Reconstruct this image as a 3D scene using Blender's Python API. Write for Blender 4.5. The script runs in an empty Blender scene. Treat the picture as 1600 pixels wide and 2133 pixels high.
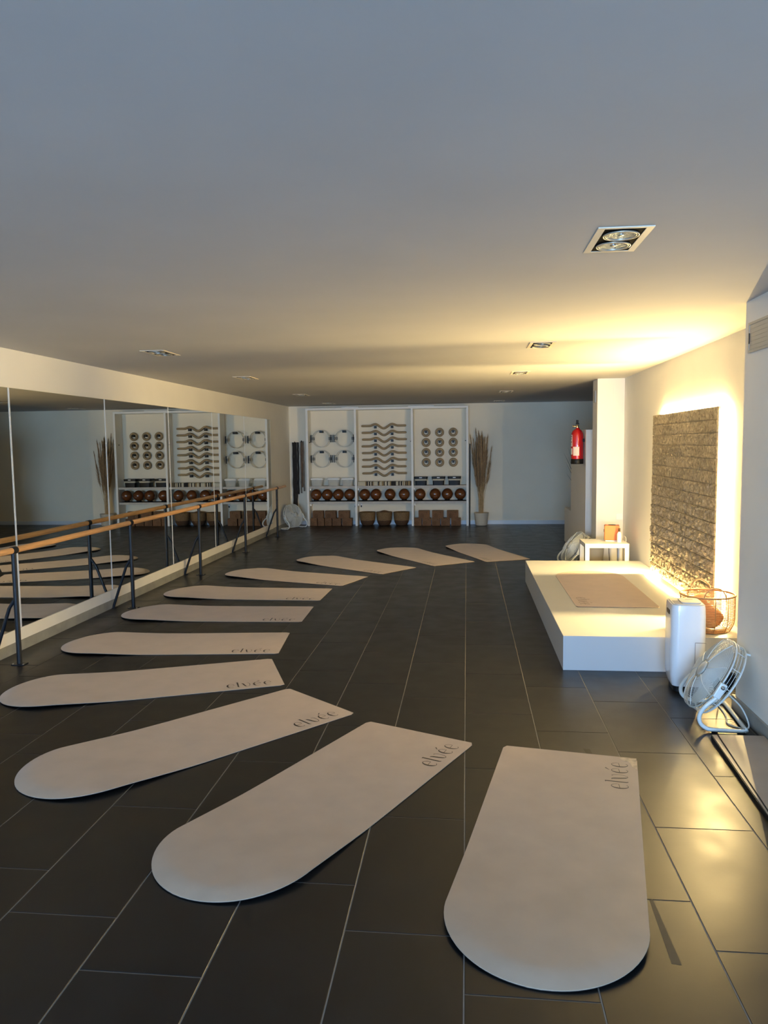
import bpy, bmesh, math, random
import numpy as np
from mathutils import Vector, Matrix, noise
random.seed(7)
PI = math.pi
sc = bpy.context.scene
COL = sc.collection

# ------------------------------------------------------------------ camera
F_PX, YAW, PITCH, ROLL, CAM_X, CAM_H = 1599.74, -0.107784, -0.087787, -0.012738, 0.013566, 1.626497
fw = Vector((math.sin(YAW) * math.cos(PITCH), math.cos(YAW) * math.cos(PITCH), math.sin(PITCH)))
rt = Vector((math.cos(YAW), -math.sin(YAW), 0)); up = rt.cross(fw)
c_, s_ = math.cos(ROLL), math.sin(ROLL)
rt2, up2 = rt * c_ + up * s_, up * c_ - rt * s_
cam_d = bpy.data.cameras.new('camera'); cam = bpy.data.objects.new('camera', cam_d); COL.objects.link(cam)
M = Matrix.Identity(4)
for i in range(3):
    M[i][0], M[i][1], M[i][2] = rt2[i], up2[i], -fw[i]
M[0][3], M[1][3], M[2][3] = CAM_X, 0.0, CAM_H
cam.matrix_world = M
cam_d.sensor_fit = 'VERTICAL'; cam_d.sensor_height = 24.0; cam_d.lens = 24.0 * F_PX / 2133.0
cam_d.clip_start = 0.02; cam_d.clip_end = 100
sc.camera = cam

# ------------------------------------------------------------------ world, window light, exposure
LED_COL = (1.0, 0.72, 0.30); LED_STR = 1350.0
DAY_COL = (0.37, 0.62, 1.0); DAY_POWER = 800.0
w = bpy.data.worlds.new('world'); sc.world = w; w.use_nodes = True
w.node_tree.nodes['Background'].inputs[0].default_value = (0.55, 0.72, 1.0, 1)
w.node_tree.nodes['Background'].inputs[1].default_value = 0.6
ld = bpy.data.lights.new('window_daylight', 'AREA'); ld.shape = 'RECTANGLE'; ld.size = 3.6; ld.size_y = 1.5
ld.energy = DAY_POWER; ld.color = DAY_COL
lo = bpy.data.objects.new('window_daylight', ld); COL.objects.link(lo)
lo.location = (-0.6, -5.95, 1.15); lo.rotation_euler = (PI / 2, 0, 0)     # shines towards +Y through the front window
vs = sc.view_settings
vs.view_transform = 'Standard'; vs.look = 'None'; vs.exposure = 0.25; vs.gamma = 1.0; vs.use_curve_mapping = False
try:
    sc.cycles.use_denoising = True
    sc.cycles.max_bounces = 14; sc.cycles.diffuse_bounces = 8; sc.cycles.glossy_bounces = 6
    sc.cycles.sample_clamp_indirect = 10.0
except Exception:
    pass

# ------------------------------------------------------------------ materials
def mat(name, col, rough=0.5, metal=0.0, bump=0.0, bscale=30.0, var=0.0, vscale=4.0, spec=0.5, coat=0.0,
        trans=0.0, alpha=1.0, sheen=0.0, rvar=0.0, col2=None, perobj=0.0, bdist=0.01, coord='Object', stretch=None):
    m = bpy.data.materials.new(name); m.use_nodes = True
    nt = m.node_tree; b = nt.nodes['Principled BSDF']
    b.inputs['Base Color'].default_value = (*col, 1); b.inputs['Roughness'].default_value = rough
    b.inputs['Metallic'].default_value = metal; b.inputs['Specular IOR Level'].default_value = spec
    b.inputs['Coat Weight'].default_value = coat; b.inputs['Transmission Weight'].default_value = trans
    b.inputs['Alpha'].default_value = alpha
    b.inputs['Sheen Weight'].default_value = sheen; b.inputs['Sheen Roughness'].default_value = 0.4
    tc = nt.nodes.new('ShaderNodeTexCoord'); src = tc.outputs[coord]
    if coord == 'Object' and name == 'anthracite_porcelain':
        src = nt.nodes.new('ShaderNodeNewGeometry').outputs['Position']
    if stretch:
        mp = nt.nodes.new('ShaderNodeMapping'); mp.inputs['Scale'].default_value = stretch
        nt.links.new(src, mp.inputs[0]); src = mp.outputs[0]
    if var > 0 or col2:
        n = nt.nodes.new('ShaderNodeTexNoise'); n.inputs['Scale'].default_value = vscale; n.inputs['Detail'].default_value = 5
        nt.links.new(src, n.inputs[0])
        r = nt.nodes.new('ShaderNodeMapRange'); r.inputs[1].default_value = .32; r.inputs[2].default_value = .68
        nt.links.new(n.outputs[0], r.inputs[0])
        mx = nt.nodes.new('ShaderNodeMix'); mx.data_type = 'RGBA'
        a = col2 or tuple(c * (1 - var) for c in col); d = col if col2 else tuple(min(1, c * (1 + var)) for c in col)
        mx.inputs[6].default_value = (*a, 1); mx.inputs[7].default_value = (*d, 1)
        nt.links.new(r.outputs[0], mx.inputs[0]); out = mx.outputs[2]
        if perobj:
            oi = nt.nodes.new('ShaderNodeObjectInfo'); mr = nt.nodes.new('ShaderNodeMapRange')
            mr.inputs[3].default_value = 1 - perobj; mr.inputs[4].default_value = 1 + perobj
            nt.links.new(oi.outputs['Random'], mr.inputs[0])
            hs = nt.nodes.new('ShaderNodeHueSaturation'); nt.links.new(mr.outputs[0], hs.inputs['Value'])
            nt.links.new(out, hs.inputs['Color']); out = hs.outputs[0]
        nt.links.new(out, b.inputs['Base Color'])
        if rvar:
            rr = nt.nodes.new('ShaderNodeMapRange'); rr.inputs[3].default_value = rough - rvar; rr.inputs[4].default_value = rough + rvar
            nt.links.new(r.outputs[0], rr.inputs[0]); nt.links.new(rr.outputs[0], b.inputs['Roughness'])
    if bump > 0:
        n2 = nt.nodes.new('ShaderNodeTexNoise'); n2.inputs['Scale'].default_value = bscale; n2.inputs['Detail'].default_value = 6
        nt.links.new(src, n2.inputs[0])
        bp = nt.nodes.new('ShaderNodeBump'); bp.inputs['Strength'].default_value = bump; bp.inputs['Distance'].default_value = bdist
        nt.links.new(n2.outputs[0], bp.inputs['Height']); nt.links.new(bp.outputs[0], b.inputs['Normal'])
    return m

def emis(name, col, s):
    m = bpy.data.materials.new(name); m.use_nodes = True; b = m.node_tree.nodes['Principled BSDF']
    b.inputs['Base Color'].default_value = (0.8, 0.8, 0.8, 1)
    b.inputs['Emission Color'].default_value = (*col, 1); b.inputs['Emission Strength'].default_value = s
    return m

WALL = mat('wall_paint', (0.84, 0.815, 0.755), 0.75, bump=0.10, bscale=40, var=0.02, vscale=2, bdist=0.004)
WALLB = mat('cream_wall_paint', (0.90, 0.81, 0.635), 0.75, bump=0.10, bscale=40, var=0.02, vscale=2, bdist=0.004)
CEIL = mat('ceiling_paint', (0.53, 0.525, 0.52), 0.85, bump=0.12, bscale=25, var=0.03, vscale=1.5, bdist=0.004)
BASEW = mat('white_skirting', (0.72, 0.76, 0.80), 0.3, var=0.02)
BASEG = mat('grey_skirting', (0.30, 0.30, 0.27), 0.42, bump=0.1, bscale=60, var=0.12, vscale=8)
TILE = mat('anthracite_porcelain', (0.0085, 0.0090, 0.0096), 0.335, var=0.22, vscale=5, rvar=0.045, bump=0.10, bscale=32, bdist=0.0012,
           spec=0.36, perobj=0.10, coord='Object')
GROUT = mat('pale_grout', (0.20, 0.185, 0.165), 0.85, var=0.1, vscale=30)
MIRROR = mat('mirror_silver', (0.83, 0.84, 0.79), 0.004, metal=1.0, var=0.01, vscale=1)
WHITE = mat('white_lacquer', (0.78, 0.77, 0.73), 0.35, var=0.015, vscale=3)
PLAT = mat('white_platform_laminate', (0.55, 0.56, 0.565), 0.36, spec=0.28, var=0.02, vscale=2, bump=0.03, bscale=18, bdist=0.003)
CABW = mat('white_cabinet_board', (0.88, 0.86, 0.80), 0.5, var=0.02, vscale=5)
SHELFM = mat('pale_shelf_board', (0.52, 0.48, 0.42), 0.55, var=0.08, vscale=12)
MATF = mat('taupe_suede', (0.415, 0.318, 0.232), 0.62, var=0.05, vscale=6, bump=0.16, bscale=420, bdist=0.001, sheen=0.25, perobj=0.03, spec=0.42)
RUBBER = mat('black_rubber', (0.012, 0.012, 0.012), 0.8, var=0.1, vscale=20)
PRINT = mat('dark_taupe_print', (0.045, 0.032, 0.024), 0.6, var=0.05)
OAK = mat('varnished_oak', (0.72, 0.40, 0.17), 0.35, var=0.16, vscale=10, stretch=(8, 0.6, 8), coat=0.2, bump=0.03)
BLACKM = mat('black_powder_coat', (0.010, 0.012, 0.016), 0.45, var=0.1, vscale=40, spec=0.3)
BLACKP = mat('black_plastic', (0.008, 0.008, 0.0085), 0.45, var=0.1, vscale=10, spec=0.25)
CHROME = mat('steel_screw', (0.7, 0.7, 0.68), 0.25, metal=1, var=0.05)
STONE = mat('split_stone', (0.50, 0.41, 0.27), 0.72, col2=(0.22, 0.175, 0.11), vscale=38, bump=0.8, bscale=48, bdist=0.010, perobj=0.12)
STONEB = mat('stone_backer', (0.50, 0.42, 0.29), 0.8, var=0.1, vscale=20)
LED = emis('warm_led', LED_COL, LED_STR)
LEDT = emis('warm_led_top_tape', LED_COL, LED_STR * 0.70)
LEDB = emis('warm_led_floor_tape', LED_COL, LED_STR * 0.24)
TAN = mat('tan_beech', (0.34, 0.235, 0.115), 0.45, var=0.14, vscale=12, stretch=(1, 6, 6))
CORK = mat('dark_cork', (0.17, 0.082, 0.032), 0.75, var=0.30, vscale=60, bump=0.3, bscale=150, perobj=0.12)
CORKD = mat('cork_print', (0.085, 0.036, 0.013), 0.8, var=0.1)
BALLM = mat('brown_vinyl', (0.135, 0.043, 0.013), 0.22, var=0.08, vscale=3, coat=0.3)
LOGOW = mat('pale_ball_print', (0.42, 0.28, 0.21), 0.5, var=0.02)
RINGW = mat('cream_ring', (0.70, 0.67, 0.58), 0.4, var=0.03)
CLEAR = mat('frosted_clear_plastic', (0.80, 0.82, 0.78), 0.22, var=0.02, alpha=0.42)
LIDW = mat('white_lid', (0.86, 0.86, 0.83), 0.35, var=0.02)
CREAM = mat('cream_fabric', (0.62, 0.56, 0.42), 0.8, var=0.08, vscale=30, bump=0.2, bscale=200)
BANDT = mat('tan_fabric', (0.33, 0.23, 0.11), 0.8, var=0.1, vscale=30)
BANDB = mat('black_fabric', (0.02, 0.016, 0.014), 0.8, var=0.1, vscale=30)
SEAG = mat('woven_seagrass', (0.21, 0.125, 0.052), 0.8, var=0.35, vscale=70, bump=0.5, bscale=120)
SEAD = mat('woven_dark_seagrass', (0.075, 0.036, 0.015), 0.8, var=0.3, vscale=70, bump=0.5, bscale=120)
RATTAN = mat('rattan', (0.47, 0.27, 0.12), 0.42, var=0.2, vscale=25)
TERRA = mat('terracotta_cloth', (0.40, 0.15, 0.05), 0.8, var=0.15, vscale=12, bump=0.4, bscale=40)
PLUME = mat('dried_plume', (0.40, 0.255, 0.13), 0.9, var=0.25, vscale=30)
STEM = mat('dried_stem', (0.55, 0.37, 0.17), 0.6, var=0.2, vscale=20)
POTM = mat('cream_pot', (0.66, 0.58, 0.45), 0.55, var=0.03, vscale=6)
LEAF = mat('dark_leaf', (0.06, 0.085, 0.035), 0.5, var=0.3, vscale=10)
RED = mat('red_enamel', (0.50, 0.006, 0.010), 0.22, var=0.04, coat=0.5)
PAPER = mat('label_paper', (0.86, 0.72, 0.64), 0.6, var=0.06, vscale=40)
PAPERD = mat('label_ink', (0.34, 0.12, 0.10), 0.6, var=0.05)
BRASS = mat('brass_valve', (0.75, 0.58, 0.35), 0.3, metal=1, var=0.05)
PLASTW = mat('glossy_white_plastic', (0.80, 0.82, 0.85), 0.16, var=0.01, coat=0.3)
GREYP = mat('grey_plastic', (0.30, 0.30, 0.31), 0.4, var=0.05)
GREYL = mat('light_grey_plastic', (0.52, 0.51, 0.50), 0.35, var=0.03)
FANW = mat('white_enamel_wire', (0.72, 0.76, 0.74), 0.3, var=0.02)
BLADE = mat('pale_fan_blade', (0.55, 0.57, 0.54), 0.35, var=0.02)
ORANGE = mat('orange_leather', (0.62, 0.17, 0.035), 0.5, var=0.06, vscale=20, bump=0.15, bscale=200)
BROWNF = mat('brown_grille_cloth', (0.17, 0.09, 0.045), 0.8, var=0.15, vscale=80)
STRAPB = mat('brown_strap', (0.17, 0.085, 0.035), 0.7, var=0.25, vscale=15)
STRAPG = mat('taupe_strap', (0.20, 0.155, 0.11), 0.7, var=0.15, vscale=15)
FRAMEC = mat('cream_metal_frame', (0.86, 0.76, 0.58), 0.4, var=0.02)
REFL = mat('lamp_reflector', (0.26, 0.32, 0.40), 0.12, metal=1, var=0.15, vscale=60, bump=0.3, bscale=120)
DARK = mat('matt_black_cavity', (0.0025, 0.0025, 0.0025), 0.9, var=0.05, spec=0.05)
RIMC = mat('lamp_rim', (0.62, 0.58, 0.48), 0.3, metal=0.7, var=0.05)
VENTM = mat('beige_vent', (0.50, 0.46, 0.38), 0.5, var=0.04)
BOARDT = mat('taupe_board_top', (0.34, 0.285, 0.23), 0.33, var=0.08, vscale=5, bump=0.1, bscale=200, bdist=0.002)
BOTTLE = mat('white_bottle', (0.85, 0.85, 0.80), 0.3, var=0.02)

# ------------------------------------------------------------------ mesh helpers
class MB:
    def __init__(s): s.v = []; s.f = []; s.mi = []; s.sm = []
    def add(s, vs_, fs, mi=0, smooth=False, xf=None):
        o = len(s.v)
        s.v += [tuple(xf @ Vector(p)) if xf is not None else tuple(p) for p in vs_]
        for f in fs: s.f.append(tuple(i + o for i in f)); s.mi.append(mi); s.sm.append(smooth)
    def box(s, x0, y0, z0, x1, y1, z1, mi=0, xf=None, b=0.0):
        if b > 0:
            bm = bmesh.new(); bmesh.ops.create_cube(bm, size=1)
            for q in bm.verts: q.co = Vector(((x0 + x1) / 2 + q.co.x * (x1 - x0), (y0 + y1) / 2 + q.co.y * (y1 - y0), (z0 + z1) / 2 + q.co.z * (z1 - z0)))
            bmesh.ops.bevel(bm, geom=bm.edges[:], offset=b, segments=2, affect='EDGES', profile=0.6)
            bm.verts.index_update()
            s.add([tuple(q.co) for q in bm.verts], [[q.index for q in f.verts] for f in bm.faces], mi, False, xf); bm.free(); return s
        P = [(x, y, z) for z in (z0, z1) for y in (y0, y1) for x in (x0, x1)]
        s.add(P, [(0, 2, 3, 1), (4, 5, 7, 6), (0, 1, 5, 4), (2, 6, 7, 3), (0, 4, 6, 2), (1, 3, 7, 5)], mi, False, xf); return s
    def prism(s, pts, z0, z1, mi=0, xf=None, smooth=False):
        n = len(pts); V = [(x, y, z0) for x, y in pts] + [(x, y, z1) for x, y in pts]
        s.add(V, [tuple(range(n))[::-1], tuple(range(n, 2 * n))], mi, False, xf)
        s.add(V, [(i, (i + 1) % n, n + (i + 1) % n, n + i) for i in range(n)], mi, smooth, xf); return s
    def tube(s, pts, r, n=8, mi=0, closed=False, caps=True, xf=None):
        pts = [Vector(p) for p in pts]; N = len(pts); rs = r if isinstance(r, (list, tuple)) else [r] * N
        V = []; prev = None
        for i, p in enumerate(pts):
            a = pts[(i - 1) % N] if (closed or i > 0) else p; b = pts[(i + 1) % N] if (closed or i < N - 1) else p
            t = (b - a).normalized()
            if prev is None:
                ref = Vector((0, 0, 1)) if abs(t.z) < 0.9 else Vector((1, 0, 0)); u = t.cross(ref).normalized()
            else: u = (prev - t * prev.dot(t)).normalized()
            prev = u; q = t.cross(u)
            for k in range(n):
                an = 2 * PI * k / n; V.append(p + (u * math.cos(an) + q * math.sin(an)) * rs[i])
        F = []
        for i in range(N if closed else N - 1):
            j = (i + 1) % N
            for k in range(n): F.append((i * n + k, i * n + (k + 1) % n, j * n + (k + 1) % n, j * n + k))
        s.add(V, F, mi, True, xf)
        if caps and not closed: s.add(V, [tuple(range(n))[::-1], tuple(range((N - 1) * n, N * n))], mi, False, xf)
        return s
    def lathe(s, prof, n=24, mi=0, xf=None, caps=True, smooth=True, ell=1.0):
        V = [(r * math.cos(2 * PI * k / n), r * ell * math.sin(2 * PI * k / n), z) for r, z in prof for k in range(n)]
        F = [(i * n + k, i * n + (k + 1) % n, (i + 1) * n + (k + 1) % n, (i + 1) * n + k) for i in range(len(prof) - 1) for k in range(n)]
        s.add(V, F, mi, smooth, xf)
        if caps:
            if prof[0][0] > 1e-5: s.add(V, [tuple(range(n))[::-1]], mi, False, xf)
            if prof[-1][0] > 1e-5: s.add(V, [tuple(range((len(prof) - 1) * n, len(prof) * n))], mi, False, xf)
        return s
    def torus(s, R, r, n=32, m=8, mi=0, xf=None):
        return s.tube([(R * math.cos(2 * PI * k / n), R * math.sin(2 * PI * k / n), 0) for k in range(n)], r, m, mi, closed=True, xf=xf)
    def mesh(s, name, mats):
        me = bpy.data.meshes.new(name); me.from_pydata(s.v, [], s.f)
        for m in (mats if isinstance(mats, (list, tuple)) else [mats]): me.materials.append(m)
        me.polygons.foreach_set('material_index', s.mi); me.polygons.foreach_set('use_smooth', s.sm); me.update(); return me
    def build(s, name, mats, parent=None, loc=None, rotz=None):
        return obj(name, s.mesh(name, mats), parent, loc, rotz)

def smooth(P, n=5, closed=False):       # Catmull-Rom through the given points
    P = [Vector(p) for p in P]; out = []
    for i in range(len(P) - 1):
        a, b, c, d_ = P[max(0, i - 1)], P[i], P[i + 1], P[min(len(P) - 1, i + 2)]
        for k in range(n):
            t = k / n
            out.append(.5 * ((2 * b) + (c - a) * t + (2 * a - 5 * b + 4 * c - d_) * t * t + (3 * b - a - 3 * c + d_) * t ** 3))
    return out + [P[-1]]
def obj(name, me, parent=None, loc=None, rotz=None):
    o = bpy.data.objects.new(name, me); COL.objects.link(o)
    if parent: o.parent = parent
    if loc: o.location = loc
    if rotz is not None: o.rotation_euler = (0, 0, rotz)
    return o
def tag(o, label=None, cat=None, group=None, kind=None):
    if label: o['label'] = label
    if cat: o['category'] = cat
    if group: o['group'] = group
    if kind: o['kind'] = kind
    return o
def thing(name, label, cat, loc=(0, 0, 0), rotz=0, group=None):
    return tag(obj(name, None, None, loc, rotz), label, cat, group)
def dup(o, loc=None, rotz=None, label=None, parent=None):
    c = o.copy(); COL.objects.link(c)
    if parent: c.parent = parent
    for ch in o.children: dup(ch, parent=c)
    if loc is not None: c.location = loc
    if rotz is not None: c.rotation_euler = (0, 0, rotz)
    if label: c['label'] = label
    return c
def struct(name, mb, mats): return tag(mb.build(name, mats), kind='structure')
T = Matrix.Translation
def RX(a): return Matrix.Rotation(a, 4, 'X')
def RY(a): return Matrix.Rotation(a, 4, 'Y')
def RZ(a): return Matrix.Rotation(a, 4, 'Z')
def rrect(w_, h_, r, n=5):
    out = []
    for cx, cy, a0 in ((w_/2-r, h_/2-r, 0), (-w_/2+r, h_/2-r, PI/2), (-w_/2+r, -h_/2+r, PI), (w_/2-r, -h_/2+r, 1.5*PI)):
        for k in range(n + 1):
            a = a0 + PI / 2 * k / n; out.append((cx + r * math.cos(a), cy + r * math.sin(a)))
    return out
ORD = ['first', 'second', 'third', 'fourth', 'fifth', 'sixth', 'seventh', 'eighth', 'ninth', 'tenth', 'eleventh', 'twelfth']

# ------------------------------------------------------------------ the room
XL, XR, XN, YB, CH, YF = -3.60, 2.00, 1.63, 15.53, 2.42, -5.6
fl = struct('floor', MB().box(XL - .2, YF - .2, -0.06, 3.9, YB + .2, -0.0015), GROUT)
G = 0.0022
Y0 = 1.15
rest = MB(); tile_cache = {}
def tile_mesh(wd, ln):
    k = (round(wd, 3), round(ln, 3))
    if k not in tile_cache:
        mb = MB(); b = 0.0012
        V = [(0, 0, -.012), (wd, 0, -.012), (wd, ln, -.012), (0, ln, -.012), (0, 0, -b), (wd, 0, -b), (wd, ln, -b), (0, ln, -b),
             (b, b, 0), (wd - b, b, 0), (wd - b, ln - b, 0), (b, ln - b, 0)]
        mb.add(V, [(0, 1, 5, 4), (1, 2, 6, 5), (2, 3, 7, 6), (3, 0, 4, 7), (4, 5, 9, 8), (5, 6, 10, 9), (6, 7, 11, 10), (7, 4, 8, 11), (8, 9, 10, 11)])
        tile_cache[k] = mb.mesh('floor_tile', TILE)
    return tile_cache[k]
for c in range(-9, 10):
    off = 0.0248 + (-1 - c) / 3.0
    x0, x1 = c * .4 + G, (c + 1) * .4 - G
    if x0 < XL: x0 = XL
    for j in range(-12, 30):
        ya, yb = (j + off) * .8, (j + off + 1) * .8
        ya, yb = ya + G, min(yb - G, YB)
        if yb <= YF or ya >= YB - .05 or (c >= 5 and yb < 10.3): continue
        if yb < Y0 or c >= 5:
            rest.box(x0, max(ya, YF), -.012, x1, yb, 0)
        else:
            obj('floor_tile', tile_mesh(x1 - x0, yb - ya), fl, (x0, ya, 0))
tag(rest.build('floor_tiles', TILE, fl), kind='stuff')

TAPE = mat('old_tape_residue', (0.03, 0.027, 0.022), 0.62, var=0.1, vscale=30)
for nm, P in (('tape_mark', [(.655, 2.685), (.668, 2.69), (.675, 2.34), (.645, 2.345)]), ('tape_mark', [(.625, 4.05), (.66, 4.045), (.665, 3.90), (.64, 3.905)])):
    MB().prism(P[::-1] if False else P, .0001, .0005).build(nm, TAPE, fl)
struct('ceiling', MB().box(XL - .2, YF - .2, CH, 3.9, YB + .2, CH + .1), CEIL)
struct('wall_left', MB().box(XL - .2, YF - .2, 0, XL, YB + .2, CH), WALL)
struct('wall_back', MB().box(XL, YB, 0, 3.9, YB + .2, CH), WALLB)
struct('wall_right', MB().box(XR, 4.74, 0, XR + .2, 10.40, CH).box(XR + .2, 10.2, 0, 3.9, 10.4, CH), WALL)
struct('wall_right_near', MB().box(XN, YF - .2, 0, XR + .2, 4.74, CH), WALL)
struct('wall_right_far', MB().box(3.7, 10.4, 0, 3.9, YB, CH), WALL)
struct('wall_pillar', MB().box(1.665, 10.05, 0, XR, 10.40, CH), WALL)
struct('wall_partition', MB().box(1.62, 10.66, 0, 2.35, 12.12, 1.79).box(1.62, 12.12, 0, 2.35, 12.88, .56), WALL)
struct('wall_front', MB().box(XL, YF - .2, 0, -2.4, YF, CH).box(1.2, YF - .2, 0, XN, YF, CH).box(-2.4, YF - .2, 0, 1.2, YF, .35).box(-2.4, YF - .2, 2.15, 1.2, YF, CH), WALL)
struct('baseboard_left', MB().box(XL, YF, 0, XL + .022, YB, .088), BASEG)
struct('baseboard_back', MB().box(XL + .022, YB - .015, 0.0, 3.7, YB, .078), BASEW)
struct('baseboard_right_near', MB().box(XN - .016, YF, 0, XN, 4.74, .085).box(XN - .016, 4.74, 0, XR, 4.756, .085), BASEG)
wt = struct('window_1', MB().box(-2.4, YF - .12, .35, -2.34, YF - .06, 2.15).box(1.14, YF - .12, .35, 1.2, YF - .06, 2.15)
       .box(-2.34, YF - .12, .35, 1.14, YF - .06, .41).box(-2.34, YF - .12, 2.09, 1.14, YF - .06, 2.15)
       .box(-1.24, YF - .12, .41, -1.18, YF - .06, 2.09).box(-.02, YF - .12, .41, .04, YF - .06, 2.09), WHITE)

# ------------------------------------------------------------------ mirrors
struct('trim_1', MB().box(XL, 1.2, .088, XL + .024, 13.94, .186), CABW)       # white plinth below the mirrors
XM = XL + .02
edges = [0.85, 2.48, 4.14, 5.77, 7.39, 9.04, 10.65, 12.24, 13.92]
names = ['nearest in view, cut by the left picture edge', 'second from the left in view', 'third from the left in view', 'fourth, showing reflected wavy bars', 'fifth, in front of reflected hoops', 'last, at the far end of the row']
back = MB().box(XL, 0.85, .186, XL + .004, 13.94, 2.115)
mr_back = struct('trim_2', back, WHITE)
for i in range(len(edges) - 1):
    a, b = edges[i] + .010, edges[i + 1] - .010
    vis = i - 2
    lab = 'frameless wall mirror panel behind the barre, ' + (names[vis] if 0 <= vis < 6 else ('beyond the left picture edge' + (', closest to the camera' if i == 0 else '')))
    m = MB().box(XL + .004, a, .19, XM, b, 2.11).build('wall_mirror', MIRROR)
    tag(m, lab, 'mirror', 'wall mirrors behind the barre')
    # polished pale glass edges of each pane
    MB().box(XL + .004, a - .005, .19, XM + .001, a, 2.11).build('glass_edge', LIDW, m)
    MB().box(XL + .004, b, .19, XM + .001, b + .005, 2.11).build('glass_edge', LIDW, m)

# ------------------------------------------------------------------ ballet barre
XP = -3.36; ZR = 0.872; posts = [1.35, 3.36, 5.37, 7.38, 9.38, 11.40, 13.41]
br = thing('ballet_barre', 'long wooden ballet barre on black posts along the mirrors', 'barre', (XP, 1.0, 0))
def bl(o): o.location = (-XP, -1.0, 0); return o
bl(MB().tube([(XP, 1.0, ZR), (XP, 14.05, ZR)], .024, 16).build('rail', OAK, br))
for y in posts:
    bl(MB().tube([(XP, y, 0.008), (XP, y, ZR - .02)], .019, 12).build('post', BLACKM, br))
    bl(MB().tube([(XP, y - .028, ZR), (XP, y + .028, ZR)], .028, 16).build('rail_clamp', BLACKM, br))
    bl(MB().tube([(XP - .012, y, .50), (XP - .06, y, .43), (-3.565, y, .03), (-3.572, y, .006)], .0135, 10).build('brace', BLACKM, br))
    fp = bl(MB().box(XP - .05, y - .035, 0, XP + .05, y + .035, .007, b=.002).build('floor_plate', BLACKM, br))
    bl(MB().box(-3.577, y - .03, 0, -3.54, y + .03, .006).build('floor_plate', BLACKM, br))
    for sx in (-.04, .04): MB().lathe([(.0075, 0), (.006, .004), (0, .005)], 10, xf=T((XP + sx, y - .018, .007))).build('screw', CHROME, fp)

# ------------------------------------------------------------------ lettering
def stroke(mb, pts, wid, xf):
    n = len(pts); V = []
    for i in range(n):
        a = pts[max(0, i - 1)]; b = pts[min(n - 1, i + 1)]
        dx, dy = b[0] - a[0], b[1] - a[1]; L = math.hypot(dx, dy) or 1
        nx, ny = -dy / L, dx / L; h = wid[i] / 2
        V += [(pts[i][0] + nx * h, pts[i][1] + ny * h, 0), (pts[i][0] - nx * h, pts[i][1] - ny * h, 0)]
    mb.add(V, [(2 * i, 2 * i + 1, 2 * i + 3, 2 * i + 2) for i in range(n - 1)], 0, False, xf)
def letter_e(mb, x, xf, acc=False):
    P = [(.03, .50), (.15, .51), (.50, .56)]; W = [.03, .035, .03]
    for k in range(1, 23):
        a = math.radians(10 + k * 13.6)
        P.append((.285 + .24 * math.cos(a), .5 + .5 * math.sin(a)))
        W.append(.035 + .085 * max(0, -math.cos(a)) ** 1.5)
    P = [(x + p[0], p[1]) for p in P]; stroke(mb, P, W, xf)
    if acc: stroke(mb, [(x + .27, 1.12), (x + .36, 1.22), (x + .50, 1.38)], [.02, .05, .09], xf)
def word(mb, xf):          # condensed serif letters, unit = x-height
    letter_e(mb, 0, xf)
    stroke(mb, [(.66, 1.33), (.75, 1.36)], [.02, .05], xf)
    stroke(mb, [(.77, 1.38), (.77, .7), (.77, .12), (.80, .03), (.86, .0)], [.10, .10, .10, .08, .03], xf)
    P = [(1.02, .98), (1.10, .96), (1.15, .80), (1.20, .45), (1.27, .15), (1.36, .02), (1.47, .05), (1.56, .22), (1.60, .5), (1.58, .8), (1.50, .97), (1.42, .94)]
    stroke(mb, P, [.03, .09, .11, .11, .10, .05, .03, .03, .03, .035, .04, .06], xf)
    letter_e(mb, 1.82, xf, True); letter_e(mb, 2.55, xf)
def word_local(scale_x, scale_y): return Matrix.Diagonal((scale_x, scale_y, 1, 1))

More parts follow.
